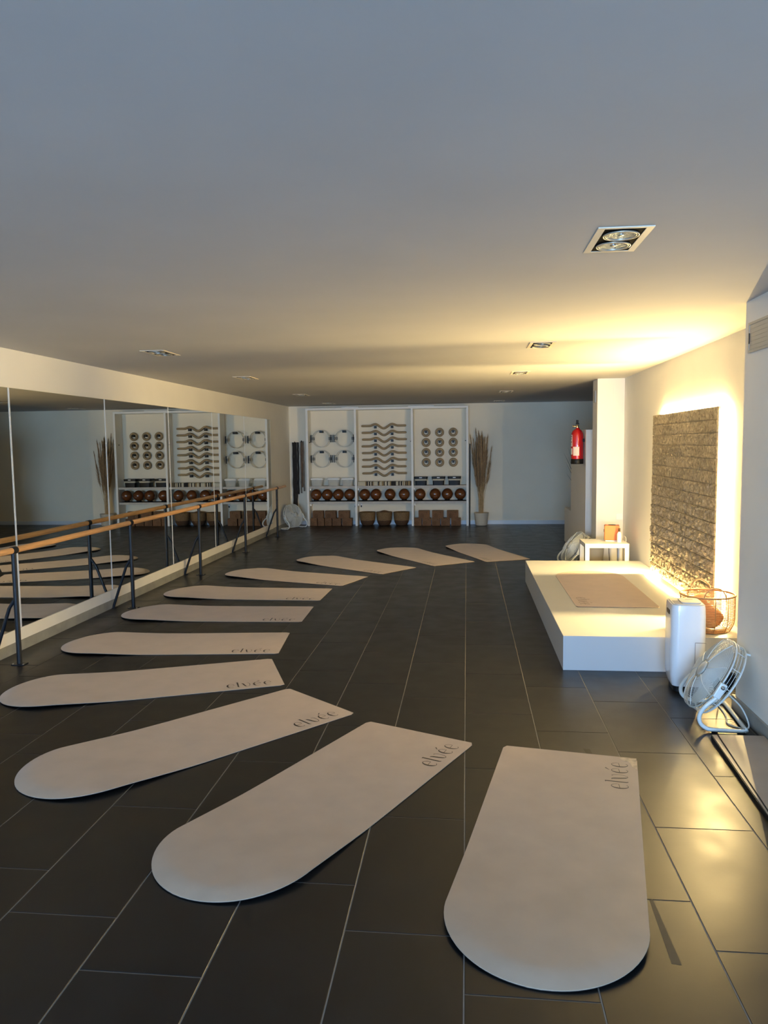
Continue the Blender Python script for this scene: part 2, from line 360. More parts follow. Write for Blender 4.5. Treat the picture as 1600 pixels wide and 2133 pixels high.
# ------------------------------------------------------------------ exercise mats
MW, ML = .68, 1.83
HUMP = .021
def sm(t): t = max(0.0, min(1.0, t)); return 3 * t * t - 2 * t ** 3
def mat_z(u, v):            # the rolled end stands up slightly and curls down again along its round rim
    vc = ML - MW / 2; z = HUMP * sm((v - (ML - .85)) / .7)
    if v > vc:
        rr = math.hypot(u, v - vc); wgt = ((v - vc) / max(rr, 1e-6)) ** 1.2; e = MW / 2 - rr
        z *= 1 - wgt * (1 - sm(e / .085 * .5 + .5)) * 1.85 if e < .085 else 1
    return max(0.0005, z) if v > ML - .85 and HUMP > 0 else 0
def mat_layer(name, z0, z1, grow, m, parent):
    r = MW / 2 + grow; V = []; F = []; rows = []
    vs_ = [0 - grow, .03] + [.1 + .1 * k for k in range(12)]
    vs_ = [v for v in vs_ if v < ML - .45] + [ML - .42 + .03 * k for k in range(10)]
    tail = [ML - .12 + .12 * math.sin(PI / 2 * k / 12) for k in range(13)]
    vs_ = [v for v in vs_ if v < ML - .125] + tail
    NU = 24
    for v in vs_:
        if v > ML - MW / 2:
            q = max(0.0, 1 - ((v - (ML - MW / 2)) / (MW / 2)) ** 2); hw = r * math.sqrt(q) + .0005
            if v >= ML - 1e-6: hw = .02
        else: hw = r
        cr = .016
        if v < cr: hw = r - cr + math.sqrt(max(0, cr * cr - (cr - max(v, 0)) ** 2))
        rows.append([(hw * (-1 + 2 * k / NU), v) for k in range(NU + 1)])
    n = NU + 1
    zz = mat_z
    for row in rows:
        for u, v in row: V.append((u, v, z1 + zz(u, v)))
    for i in range(len(rows) - 1):
        for k in range(NU): F.append((i * n + k, i * n + k + 1, (i + 1) * n + k + 1, (i + 1) * n + k))
    mb = MB(); mb.add(V, F, 0, True)
    ring = [i * n + NU for i in range(len(rows))] + [(len(rows) - 1) * n + k for k in range(NU - 1, -1, -1)] + [i * n for i in range(len(rows) - 2, -1, -1)] + list(range(1, NU))
    B = [V[i] for i in ring]; N = len(B)
    mb.add(B + [(x, y, z - (z1 - z0)) for x, y, z in B], [(i, N + i, N + (i + 1) % N, (i + 1) % N) for i in range(N)])
    # underside
    o = len(mb.v); mb.add([(x, y, z - (z1 - z0)) for x, y, z in V], [tuple(reversed(f)) for f in F])
    return mb.build(name, m, parent)
proto = mat_layer('exercise_mat', .0028, .0052, 0, MATF, None)
mat_layer('rubber_backing', .0003, .0028, -.0015, RUBBER, proto)
tm = MB(); word(tm, T((0, 0, .0056)) @ Matrix(((0, 1, 0, -.293), (-1, 0, 0, .382), (0, 0, 1, 0), (0, 0, 0, 1))) @ word_local(.098, .078))
tm.build('printed_lettering', PRINT, proto)
MATS = [(0.543, 3.989, 2.958), (-0.257, 4.213, 2.7), (-0.921, 4.708, 2.427), (-1.348, 5.315, 1.952), (-1.49, 6.11, 1.664), (-1.516, 7.187, 1.602),
        (-1.514, 8.155, 1.548), (-1.31, 8.973, 1.231), (-0.847, 9.744, 0.938), (-0.15, 10.335, 0.617), (0.589, 10.66, 0.391)]
ml = ['taupe exercise mat nearest the camera at lower right, pointing straight away', 'large taupe mat lying diagonally left of the nearest mat',
      'third taupe mat from the front, slanting towards the lower left', 'fourth taupe mat from the front, its round end cut by the left edge',
      'fifth taupe mat from the front, first one lying nearly crosswise', 'sixth mat, its round end beside the second barre post in view',
      'seventh mat from the front, between two crosswise mats', 'eighth mat from the front, round end near the third barre post',
      'ninth mat, third from the far end of the arc', 'tenth mat, second from the far end of the arc', 'farthest floor mat, its corner touching the white platform corner']
for i, (x, y, th) in enumerate(MATS):
    o = proto if i == 0 else dup(proto)
    o.location = (x, y, 0); o.rotation_euler = (0, 0, th); tag(o, ml[i], 'mat', 'round-ended exercise mats set in an arc')
HUMP = 0
o = mat_layer('exercise_mat', .0028, .0052, 0, MATF, None); mat_layer('rubber_backing', .0003, .0028, -.0015, RUBBER, o)
obj('printed_lettering', [c for c in proto.children if c.name.startswith('printed')][0].data, o)
o.location = (1.262, 6.46, .2508)
tag(o, 'taupe exercise mat lying on top of the white platform', 'mat', 'round-ended exercise mats set in an arc')
wp = MB(); wp.prism([(-.337, .004), (-.27, .003), (-.25, .02), (-.275, .05), (-.30, .06), (-.318, .12), (-.3375, .15)], .0053, .0062)
wpo = wp.build('worn_corner', mat('worn_suede', (0.44, 0.36, 0.27), 0.5, var=0.3, vscale=40), proto); wpo['label'] = 'scuffed lighter corner'

# ------------------------------------------------------------------ platform
pf = tag(MB().box(.695, 5.485, 0, 1.998, 9.04, .25, b=.003).build('stage_platform', PLAT),
         'low white glossy instructor platform beside the lit stone panel', 'platform')

# ------------------------------------------------------------------ stone panel with light strips
PX0, PY0, PY1, PZ0, PZ1 = 1.912, 6.13, 8.17, .285, 1.885
sp = thing('stone_wall_panel', 'backlit split-face brown stone panel on the right wall', 'panel', (XR, (PY0 + PY1) / 2, PZ0))
def rel(o): o.location = (-XR, -(PY0 + PY1) / 2, -PZ0); return o
rel(MB().box(PX0 + .012, PY0, PZ0, PX0 + .03, PY1, PZ1).build('backing_board', STONEB, sp))
for bb in ((PY0 + .10, PZ0 + .05, PY0 + .13, PZ1 - .15), (PY1 - .13, PZ0 + .05, PY1 - .10, PZ1 - .15), (PY0 + .13, PZ1 - .18, PY1 - .13, PZ1 - .15), (PY0 + .13, PZ0 + .05, PY1 - .13, PZ0 + .08)):
    rel(MB().box(PX0 + .03, bb[0], bb[1], XR - .0005, bb[2], bb[3]).build('batten', WHITE, sp))
xs0, xs1 = XR - .016, XR - .013      # flat tapes held just off the wall behind the board's rim
RS, RT = -.010, -.004                     # how far the tapes sit inside the rim at the sides and at the top
rel(MB().box(xs0, PY0 + RS, PZ0 + .0, xs1, PY0 + RS + .012, PZ1 - .02).build('light_strip', LED, sp))
rel(MB().box(xs0, PY1 - RS - .012, PZ0 + .0, xs1, PY1 - RS, PZ1 - .02).build('light_strip', LED, sp))
rel(MB().box(xs0, PY0 + .06, PZ1 - RT - .012, xs1, PY1 - .06, PZ1 - RT).build('light_strip', LEDT, sp))
rel(MB().box(PX0 - .052, PY0 + .02, .2507, PX0 - .045, PY1 - .02, .2570).build('light_strip', LEDB, sp))
rs = np.random.RandomState(5)
rowh = (PZ1 - PZ0) / 16
for r in range(16):
    y = PY0; first = True
    while y < PY1 - .01:
        ln = .34 if not first else (.34, .17, .26, .09)[r % 4]
        first = False
        y1 = min(y + ln, PY1)
        if PY1 - y1 < .06: y1 = PY1
        g = .0018; ya, yb, za, zb = y + g, y1 - g, PZ0 + r * rowh + g, PZ0 + (r + 1) * rowh - g
        nu = max(3, int((yb - ya) / .0125)); nv = 8
        V = []; low = max(0, 1 - (r + .5) / 11); off = rs.rand() * 50; base = .003 * rs.rand()
        for i in range(nv + 1):
            for k in range(nu + 1):
                yy, zz_ = ya + (yb - ya) * k / nu, za + (zb - za) * i / nv
                p1 = Vector((off, yy, zz_))
                n1 = noise.noise(p1 * 27); n2 = noise.noise(p1 * 52 + Vector((9, 0, 0))); n3 = noise.noise(p1 * 95)
                dmp = min(1, i / 1., (nv - i) / 1., k / 1., (nu - k) / 1.)
                h = .006 + base + (.0035 * n2 + .003 * n3 + .002 * rs.rand()) * (.4 + .6 * dmp) + dmp * (.005 + .018 * low * min(1, .25 + r * .2)) * min(1, max(0, n1 - .12 + .20 * low) * 6)
                V.append((PX0 + .012 - h - .003, yy, zz_))
        n = nu + 1; mb = MB()
        mb.add(V, [f for i in range(nv) for k in range(nu) for f in (((i * n + k, (i + 1) * n + k, (i + 1) * n + k + 1), (i * n + k, (i + 1) * n + k + 1, i * n + k + 1)) if (i + k) % 2
                   else ((i * n + k, (i + 1) * n + k, i * n + k + 1), (i * n + k + 1, (i + 1) * n + k, (i + 1) * n + k + 1)))])
        ring = list(range(n)) + [i * n + nu for i in range(1, nv + 1)] + [nv * n + k for k in range(nu - 1, -1, -1)] + [i * n for i in range(nv - 1, 0, -1)]
        B = [V[i] for i in ring]; N = len(B)
        mb.add(B + [(PX0 + .0122, b[1], b[2]) for b in B], [(i, (i + 1) % N, N + (i + 1) % N, N + i) for i in range(N)])
        rel(mb.build('stone', STONE, sp))
        y = y1

# ------------------------------------------------------------------ recessed twin downlights (unlit)
def dl_proto():
    r = thing('ceiling_downlight', '', 'downlight', (0, 0, CH), 0, 'unlit twin recessed ceiling downlights')
    fr = MB(); z0, z1 = -.004, -.0002; a, b, ai, bi = .103, .188, .076, .170
    fr.box(-a, -b, z0, a, -bi, z1).box(-a, bi, z0, a, b, z1).box(-a, -bi, z0, -ai, bi, z1).box(ai, -bi, z0, a, bi, z1)
    fr.build('frame', FRAMEC, r)
    MB().box(-ai, -bi, -.002, ai, bi, -.0005).build('housing', DARK, r)
    for y in (-.080, .080):
        lm = MB().torus(.066, .0032, 36, 6, xf=T((0, y, -.0062))).build('lamp_rim', RIMC, r)
        MB().torus(.058, .0022, 32, 6, xf=T((0, y, -.0056))).build('inner_ring', RIMC, lm)
        MB().lathe([(.056, -.0054), (.042, -.0040), (.02, -.0028), (.0, -.0025)], 24, xf=T((0, y, 0)), caps=False).build('reflector', REFL, lm)
        MB().lathe([(.0, -.0065), (.009, -.0065), (.012, -.005), (.012, -.003)], 12, xf=T((0, y, 0))).build('lamp_cap', CHROME, lm)
    return r
d0 = dl_proto()
dls = [(.607, 3.195, 'largest, near the top right of the ceiling'), (.622, 6.47, 'second one in the right-hand row'), (.622, 8.97, 'third one in the right-hand row'),
       (.625, 12.2, 'fourth one in the right-hand row'), (.63, 14.85, 'farthest one in the right-hand row'),
       (-2.555, 6.345, 'nearest one in view of the left-hand row'), (-2.545, 8.84, 'second one of the left-hand row'), (-2.575, 12.03, 'third one of the left-hand row'), (-2.60, 14.62, 'farthest one of the left-hand row')]
for i, (x, y, t) in enumerate(dls):
    o = d0 if i == 0 else dup(d0)
    o.location = (x, y, CH); o['label'] = 'unlit twin recessed downlight, ' + t

# ------------------------------------------------------------------ cabinet
CY0, CY1 = 15.20, YB - .001
cb = thing('shelving_cabinet', 'tall white open three-bay shelving cabinet on the far wall', 'shelving', (-1.57, CY0, 0))
def cr(o): o.location = (1.57, -CY0, 0); return o
px = [(-3.187, -3.144), (-2.21, -2.167), (-1.077, -1.034), (.007, .050)]
for a, b in px: cr(MB().box(a, CY0, 0, b, CY1 - .016, 2.32, b=.002).build('upright_panel', CABW, cb))
cr(MB().box(-3.187, CY0, 2.32, .05, CY1, 2.362, b=.002).build('top_panel', CABW, cb))
cr(MB().box(-2.46, CY0 + .01, 2.363, -2.12, CY0 + .1, 2.378).build('loose_board', LIDW, cb))
cr(MB().box(-1.13, CY0 + .01, 2.363, -.62, CY0 + .1, 2.376).build('loose_board', LIDW, cb))
bays = [(-3.144, -2.21), (-2.167, -1.077), (-1.034, .007)]
SH1, SH2 = .805, .492
for a, b in bays:
    for z in (SH1, SH2):
        sh = cr(MB().box(a + .002, CY0 + .03, z - .045, b - .002, CY1 - .002, z - .001, b=.002).build('shelf', SHELFM, cb))
        cr(MB().box(a + .002, CY0 + .07, z - .09, a + .03, CY0 + .09, z - .046).build('bracket', CABW, cb))
    cr(MB().box(a + .001, CY0 + .04, SH2 - .0008, b - .001, CY1 - .01, SH2 + .0045).build('shelf_liner', BANDB, cb))
for x in (-3.144, -1.10, -.018): 
    cr(MB().box(x, CY0 + .10, 1.675, x + .022, CY0 + .115, 1.69).build('catch', BLACKP, cb))
def peg(x, z, w_=.045, h_=.04, d=.11): return cr(MB().box(x - w_/2, YB - d, z - h_, x + w_/2, YB - .002, z).build('peg', BLACKP, cb))

# pilates rings : two on each peg
rg = 'cream hoops hanging in the left bay'
for r_, (zc, rn) in enumerate(((1.765, 'upper'), (1.355, 'lower'))):
    for c2, (xc, cn) in enumerate(((-2.925, 'left'), (-2.455, 'right'))):
        peg(xc + .01, zc + .1535, .06, .045, .16)
        for k, (yy, kn, dx) in enumerate(((YB - .13, 'front', 0), (YB - .065, 'rear', .022))):
            t = thing('fitness_hoop', 'cream fitness hoop with black grips, %s %s pair, the %s one' % (rn, cn, kn), 'hoop', (xc + dx, yy, zc - .007), 0, rg)
            prof = []
            mb = MB(); R0 = .168; n = 40; V = []; 
            for i in range(n):
                a = 2 * PI * i / n
                for (rr, y_) in ((R0, -.014), (R0 + .009, -.014), (R0 + .009, .014), (R0, .014)): V.append((rr * math.cos(a), y_, rr * math.sin(a)))
            mb.add(V, [(i * 4 + q, i * 4 + (q + 1) % 4, ((i + 1) % n) * 4 + (q + 1) % 4, ((i + 1) % n) * 4 + q) for i in range(n) for q in range(4)], 0, True)
            mb.build('band', RINGW, t)
            for sd in (-1, 1):
                gp = MB(); tilt = .12 * (1 if (r_ + c2) % 2 else -1)
                P = [(sd * (R0 + .020 + .012 * math.cos(u * PI / .9)), 0, u) for u in (-.075, -.045, 0, .045, .075)]
                for a_, b_ in zip(P[:-1], P[1:]):
                    gp.add([(a_[0] - .005, -.02, a_[2]), (a_[0] + .005, -.02, a_[2]), (a_[0] + .005, .02, a_[2]), (a_[0] - .005, .02, a_[2]),
                            (b_[0] - .005, -.02, b_[2]), (b_[0] + .005, -.02, b_[2]), (b_[0] + .005, .02, b_[2]), (b_[0] - .005, .02, b_[2])],
                           [(0, 1, 5, 4), (1, 2, 6, 5), (2, 3, 7, 6), (3, 0, 4, 7), (0, 3, 2, 1), (4, 5, 6, 7)])
                gp.box(sd * (R0 + .004) - .012, -.012, -.03, sd * (R0 + .004) + .012, .012, .03)
                gp.build('grip', BLACKP, t)

# wavy bars
bar = None
for i in range(8):
    zc = 2.0 - i * .1365
    for x in (-1.815, -1.475): peg(x, zc - .001, .044, .05, .10)
    P = []
    for k in range(49):
        x = -.455 + .91 * k / 48; ax = abs(x)
        if ax > .29: z = 0
        elif ax > .17: t = (.29 - ax) / .12; z = .034 * (3 * t * t - 2 * t ** 3)
        else: t = (.17 - ax) / .17; z = .034 - .086 * (3 * t * t - 2 * t ** 3)
        P.append((x, 0, z))
    if bar is None:
        bar = MB().tube(P, [.014] + [.0228] * 47 + [.014], 10).mesh('wavy_bar', TAN)
    tag(obj('wavy_bar', bar, None, (-1.640 + (0.006 * ((i * 7) % 3 - 1)), YB - .055, zc)), 'wavy tan wooden bar on two black pegs, %s from the top' % ORD[i], 'bar', 'wavy wooden bars in the middle bay')

# wooden rings
rm = MB().torus(.066, .0235, 32, 10, xf=RX(PI / 2)).mesh('wooden_ring', TAN)
for r_ in range(4):
    for c2 in range(3):
        x = -.795 + c2 * .272; z = 1.855 - r_ * .2
        peg(x, z + .0335, .042, .045, .085)
        tag(obj('wooden_ring', rm, None, (x, YB - .045, z - .002)), 'round wooden ring on a black peg, %s row from the top, %s column' % (ORD[r_], ('left', 'middle', 'right')[c2]), 'ring', 'wooden rings hanging in the right bay')

# bins on the upper shelf
def loftbox(mb, w0, d0, w1, d1, z0, z1, mi=0, r=.02, xf=None):
    A = rrect(w0, d0, r, 3); B = rrect(w1, d1, r, 3); n = len(A)
    V = [(x, y, z0) for x, y in A] + [(x, y, z1) for x, y in B]
    mb.add(V, [tuple(range(n))[::-1], tuple(range(n, 2 * n))], mi, False, xf)
    mb.add(V, [(i, (i + 1) % n, n + (i + 1) % n, n + i) for i in range(n)], mi, True, xf)
for i, (x, nm) in enumerate(((-2.995, 'left'), (-2.655, 'middle'), (-2.375, 'right'))):
    t = thing('storage_box', 'clear plastic storage box with white lid, %s one of three' % nm, 'box', (x, CY0 + .16, SH1), 0, 'clear boxes on the upper shelf')
    mb = MB(); loftbox(mb, .21, .20, .24, .22, 0, .125, r=.03); mb.build('tub', CLEAR, t)
    mb = MB(); loftbox(mb, .265, .245, .255, .235, .126, .15, r=.03); loftbox(mb, .235, .2, .23, .19, .151, .162, r=.03); mb.build('lid', LIDW, t)
    mb = MB(); loftbox(mb, .17, .15, .18, .16, .004, .07, r=.02); mb.build('folded_cloth', CREAM, t)
for i, (x, nm) in enumerate(((-.895, 'left'), (-.545, 'middle'), (-.23, 'right'))):
    t = thing('storage_bin', 'black storage bin with a cream band, %s one of three' % nm, 'bin', (x, CY0 + .16, SH1), 0, 'black bins on the upper shelf')
    mb = MB(); loftbox(mb, .215, .20, .228, .21, 0, .095, r=.02); mb.build('body', BLACKP, t)
    mb = MB(); loftbox(mb, .236, .215, .25, .225, .095, .125, r=.02); mb.build('band', CREAM, t)
    mb = MB(); loftbox(mb, .255, .235, .265, .24, .125, .17, r=.02); mb.build('rim', BLACKP, t)
    MB().box(-.028, -.1265, .145, .028, -.1205, .160).build('tag', LIDW, t)
# row of folded bands
TENS = ['', 'twenty', 'thirty', 'forty', 'fifty']
ONES = ORD + ['thirteenth', 'fourteenth', 'fifteenth', 'sixteenth', 'seventeenth', 'eighteenth', 'nineteenth']
def nth(i):           # 0-based
    n = i + 1
    if n < 20: return ONES[n - 1]
    t_, o_ = n // 10, n % 10
    return ['twentieth', 'thirtieth', 'fortieth', 'fiftieth'][t_ - 2] if o_ == 0 else ['twenty', 'thirty', 'forty', 'fifty'][t_ - 2] + '-' + ONES[o_ - 1]
def bandpos(i): return nth(i) + ' band from the left'
x = -2.155; k = 0; bm_ = {}
cols = ['black', 'black', 'cream', 'tan', 'cream', 'cream', 'black', 'cream', 'cream', 'tan', 'cream']
rr = random.Random(3)
seq = [rr.choice(['black', 'cream', 'cream', 'tan', 'cream', 'black']) for _ in range(80)]
while x < -1.10:
    c = seq[k]; wd = (.017, .021, .026)[rr.randrange(3)]
    if (c, wd) not in bm_:
        mb = MB(); mb.prism([(px_ , pz_) for px_, pz_ in rrect(wd * .94, .084, .007, 3)], -.08, .08, xf=T((0, 0, .042)) @ RX(PI / 2))
        bm_[(c, wd)] = mb.mesh('folded_band', {'black': BANDB, 'cream': CREAM, 'tan': BANDT}[c])
    side = 'left' if x < -1.63 else 'right'
    pos = int(round((x + 2.155) * 100))
    tag(obj('folded_band', bm_[(c, wd)], None, (x + wd / 2, CY0 + .12, SH1)), '%s folded stretch band, %s in the row on the middle shelf' % (c, bandpos(k)), 'band', 'folded stretch bands on the middle shelf')
    x += wd + .001; k += 1

# brown balls with printed word, each on a black ring stand
ball_me = MB().lathe([(max(1e-6, .112 * math.sin(PI * i / 24)), -.112 * math.cos(PI * i / 24)) for i in range(25)], 36, caps=False).mesh('exercise_ball', BALLM)
lg = MB(); word(lg, word_local(.024, .024)); V = []
for (a, b, _) in lg.v:
    a -= .037; b -= .03; ph = a / .1125; th_ = b / .1125
    V.append((.1128 * math.cos(th_) * math.sin(ph), -.1128 * math.cos(th_) * math.cos(ph), .1128 * math.sin(th_)))
lg.v = V; logo_me = lg.mesh('printed_lettering', LOGOW)
st_me = MB().torus(.048, .010, 20, 6, xf=T((0, 0, .0145))).mesh('ball_stand', BLACKP)
bx = [(-3.030, 'left'), (-2.802, 'left'), (-2.573, 'left'), (-2.342, 'left'), (-2.035, 'middle'), (-1.805, 'middle'), (-1.52, 'middle'), (-1.235, 'middle'), (-.915, 'right'), (-.615, 'right'), (-.372, 'right'), (-.115, 'right')]
for i, (x, nm) in enumerate(bx):
    z = SH2 + .0045
    tag(obj('ball_stand', st_me, None, (x, CY0 + .15, z - .0004)), 'black ring stand under the %s ball of the %s bay' % (ORD[i % 4], nm), 'stand', 'ring stands under the balls')
    b = obj('exercise_ball', ball_me, None, (x, CY0 + .15, z + .0245 + .1035))
    tag(b, 'glossy brown exercise ball, %s from the left in the %s bay' % (ORD[i % 4], nm), 'ball', 'brown balls on the lower shelf')
    lo_ = obj('printed_lettering', logo_me, b); lo_.rotation_euler = (rr.uniform(-.15, .25), rr.uniform(-.5, .5), rr.uniform(-.3, .3) + .1)

# cork blocks
def block(x0, x1, z, lab, grp, y=CY0 + .05):
    t = tag(MB().box(-(x1 - x0) / 2, 0, 0, (x1 - x0) / 2, .11, .150, b=.004).build('cork_block', CORK, None, ((x0 + x1) / 2, y, z)), lab, 'block', grp)
    w2 = (x1 - x0) / 2
    mb = MB().torus(min(.034, w2 * .5), .003, 20, 4, xf=T((-w2 * .35, -.0003, .05)) @ RX(PI / 2)).torus(.012, .003, 14, 4, xf=T((-w2 * .35, -.0003, .05)) @ RX(PI / 2))
    mb.box(w2 * .35, -.001, .11, w2 * .55, .001, .125)
    mb.build('stamped_mark', CORKD, t)
g1, g3 = 'cork blocks stacked in the left bay', 'cork blocks stacked in the right bay'
for i, (a, b) in enumerate(((-3.135, -3.005), (-2.99, -2.86), (-2.845, -2.705), (-2.69, -2.515), (-2.49, -2.29))):
    block(a, b, 0, 'brown cork block, %s of the bottom row in the left bay' % ORD[i], g1)
for i, (a, b) in enumerate(((-3.09, -2.875), (-2.84, -2.615), (-2.565, -2.34))):
    block(a, b, .1502, 'brown cork block, %s of the top row in the left bay' % ORD[i], g1)
for i, (a, b) in enumerate(((-1.03, -.885), (-.87, -.695), (-.68, -.515), (-.50, -.32), (-.295, -.105))):
    block(a, b, 0, 'brown cork block, %s of the bottom row in the right bay' % ORD[i], g3)
for i, (a, b) in enumerate(((-.945, -.725), (-.675, -.45), (-.38, -.155))):
    block(a, b, .1502, 'brown cork block, %s of the top row in the right bay' % ORD[i], g3)
# baskets
for i, (x, nm) in enumerate(((-1.985, 'left'), (-1.645, 'middle'), (-1.295, 'right'))):
    t = thing('seagrass_basket', 'round two-tone seagrass basket, %s one of three on the floor' % nm, 'basket', (x, CY0 + .155, 0), 0, 'seagrass baskets under the middle bay')
    prof = []
    for q in range(9): z = .004 + .10 * q / 8; prof.append((.105 + .04 * math.sin(q / 8 * PI / 2) + (.0025 if q % 2 else 0), z))
    MB().lathe([(0.001, .002)] + prof, 28).build('base', SEAD, t)
    prof = [(.148 + .014 * math.sin(q / 13 * PI / 2) + (.003 if q % 2 else 0), .105 + .165 * q / 13) for q in range(14)]
    MB().lathe(prof + [(.150, .272), (.145, .23), (.001, .225)], 28).build('wall', SEAG, t)
    if i == 1: MB().lathe([(.001, .30), (.05, .292), (.12, .268), (.145, .226)][::-1], 20, xf=T((0, 0, .002))).build('folded_cloth', STRAPB, t)

# wall sockets inside the cabinet
for x, lab in ((-2.235, 'small white wall socket low at the right of the left bay'), (-2.13, 'small white wall socket low at the left of the middle bay')):
    t = tag(MB().box(-.02, -.012, -.03, .02, -.0005, .03, b=.003).build('wall_socket', LIDW, None, (x if x > -2.2 else -2.25, YB, .40)), lab, 'socket')
    MB().box(-.012, -.022, -.045, .012, -.0125, -.01).build('plug', BLACKP, t)

# hanging straps left of the cabinet
def straps(name, label, x0, x1, z1, z0s, m, seed):
    t = thing(name, label, 'strap', ((x0 + x1) / 2, YB, z1)); q = random.Random(seed)
    MB().tube([(0, -.001, .02), (0, -.10, .02), (0, -.11, .045)], .008, 8).build('hook', BLACKP, t)
    n = len(z0s)
    for i, z0 in enumerate(z0s):
        xc = (x0 + (x1 - x0) * (i + .5) / n) - (x0 + x1) / 2; wd = (x1 - x0) / n * 1.02 / 2; mb = MB(); V = []
        N = 14
        for k in range(N + 1):
            z = .03 - (z1 - z0) * k / N; s = q.uniform(-.004, .004); y = -.05 - .012 * (i % 3) + s
            V += [(xc - wd + s, y, z), (xc + wd + s, y - .003, z), (xc + wd + s, y + .005, z), (xc - wd + s, y + .008, z)]
        F = [(k * 4 + a, k * 4 + (a + 1) % 4, k * 4 + 4 + (a + 1) % 4, k * 4 + 4 + a) for k in range(N) for a in range(4)] + [(3, 2, 1, 0), (N * 4, N * 4 + 1, N * 4 + 2, N * 4 + 3)]
        mb.add(V, F, 0, False); mb.build('strap', m[i % len(m)], t)
straps('hanging_straps', 'bundle of long black straps hanging left of the cabinet', -3.535, -3.40, 1.66, (.30, .22, .26, .60), [BANDB], 1)
straps('hanging_straps', 'shorter bundle of brown straps hanging beside the black straps', -3.375, -3.285, 1.68, (.62, .74, .66), [STRAPG, STRAPB, STRAPG], 2)

# black pole + pampas
tag(MB().tube([(.072, CY1 - .05, 0), (.082, CY1 - .03, 1.62)], .011, 8).build('leaning_pole', BLACKP), 'thin black pole leaning between cabinet and dried grass', 'pole')
pot = thing('pampas_plant', 'tall dried pampas grass in a cream pot right of the cabinet', 'plant', (.30, 15.27, 0))
MB().lathe([(.001, .004), (.105, .004), (.118, .02), (.142, .245), (.148, .255), (.140, .256), (.132, .23), (.001, .22)], 32).build('pot', POTM, pot)
q = random.Random(11)
pl_me = []
for s_i in range(6):
    mb = MB(); L = .62 + .1 * s_i / 5
    for k in range(330):
        t = q.random(); z = t * L; out = .040 * math.sin(min(1, t * 1.4 + .12) * PI) ** .8 + .012
        a = q.uniform(0, 2 * PI); ln = q.uniform(.08, .17) * (1 - .3 * t); sp_ = out * q.uniform(.4, 1.15)
        c, s = math.cos(a), math.sin(a); w2 = .0022
        p0 = Vector((0, 0, z)); p1 = Vector((c * sp_ * .7, s * sp_ * .7, z + ln * .5)); p2 = Vector((c * sp_, s * sp_, z + ln))
        sd = Vector((-s, c, 0)) * w2
        mb.add([p0 - sd, p0 + sd, p1 + sd, p1 - sd, p2], [(0, 1, 2, 3), (3, 2, 4)], 0, True)
    pl_me.append(mb.mesh('plume', PLUME))
for i in range(46):
    a = q.uniform(0, 2 * PI); r0 = .05 * math.sqrt(q.random()); r1 = q.uniform(.0, .16); h = q.uniform(.70, 1.16) if i > 6 else q.uniform(1.05, 1.24)
    bx_, by_ = r0 * math.cos(a), r0 * math.sin(a); tx, ty = bx_ + r1 * math.cos(a) * 1.0, by_ + r1 * math.sin(a) * .6
    zm = max(.62, h - .05)
    MB().tube([(bx_, by_, .215), (bx_ * 1.2, by_ * 1.2, .5), (tx * .6, ty * .6, zm)], .0028, 5).build('stem', STEM, pot)
    p = obj('plume', pl_me[i % 6], pot, (tx * .6, ty * .6, zm - .02))
    lean = math.atan2(r1 * .55, .6); p.rotation_euler = (lean * -math.sin(a) * .7, lean * math.cos(a), 0)

# ------------------------------------------------------------------ plant on the low step behind the stepped wall
gp = thing('leafy_plant', 'dark green plant peeking from behind the stepped wall', 'plant', (1.80, 12.5, .56))
MB().lathe([(.001, .002), (.07, .002), (.09, .16), (.08, .162), (.075, .14), (.001, .135)], 20).build('pot', POTM, gp)
q = random.Random(4)
for i, (dx, dy, h) in enumerate(((-.17, .1, .86), (-.22, .0, .62), (-.13, -.05, .95), (-.20, .12, .45), (-.05, .15, .9), (.1, .1, .8), (.12, -.1, .6), (-.25, .05, .78), (-.15, .2, .7))):
    mb = MB(); V = []; N = 8
    for k in range(N + 1):
        t = k / N; c = Vector((dx * t ** 1.6 , dy * t ** 1.6, .13 + h * t)); w2 = .026 * math.sin(PI * min(1, t * .93 + .07)) + .001
        V += [(c.x - w2 * .3, c.y - w2, c.z), (c.x + w2 * .3, c.y + w2, c.z)]
    mb.add(V, [(2 * k, 2 * k + 1, 2 * k + 3, 2 * k + 2) for k in range(N)], 0, True); mb.build('leaf', LEAF, gp)

# ------------------------------------------------------------------ fire extinguisher
fe = thing('fire_extinguisher', 'red fire extinguisher with black base hung on the stepped wall', 'fire extinguisher', (1.523, 10.80, 1.325), math.radians(-20))
MB().lathe([(.080, .062), (.082, .08), (.082, .385), (.078, .42), (.060, .455), (.034, .475), (.022, .482), (.022, .495)], 36).build('cylinder', RED, fe)
MB().lathe([(.001, 0), (.080, 0), (.084, .006), (.084, .066), (.081, .070)], 36).build('base', BLACKP, fe)
MB().lathe([(.018, .49), (.02, .53), (.012, .54)], 14).tube([(0, 0, .515), (-.045, -.02, .515)], .009, 8).lathe([(.017, 0), (.017, .014)], 14, xf=T((-.045, -.02, .515)) @ RY(-PI / 2)).build('valve', BRASS, fe)
hd = MB().box(-.012, -.05, .545, .012, .07, .556).box(-.011, -.03, .556, .011, .02, .60, b=.004).build('handle', BLACKP, fe)
MB().tube([(0, .03, .50), (.01, .08, .48), (.03, .088, .40), (.03, .09, .2), (.02, .088, .12)], .008, 8).build('hose', BLACKP, fe)
def curved_label(name, a0, a1, z0, z1, m, off=.0006, parent=None):
    mb = MB(); n = 8; V = []
    for k in range(n + 1):
        a = a0 + (a1 - a0) * k / n
        for z in (z0, z1): V.append(((.082 + off) * math.cos(a), (.082 + off) * math.sin(a), z))
    mb.add(V, [(2 * k, 2 * k + 2, 2 * k + 3, 2 * k + 1) for k in range(n)], 0, True); return mb.build(name, m, parent or fe)
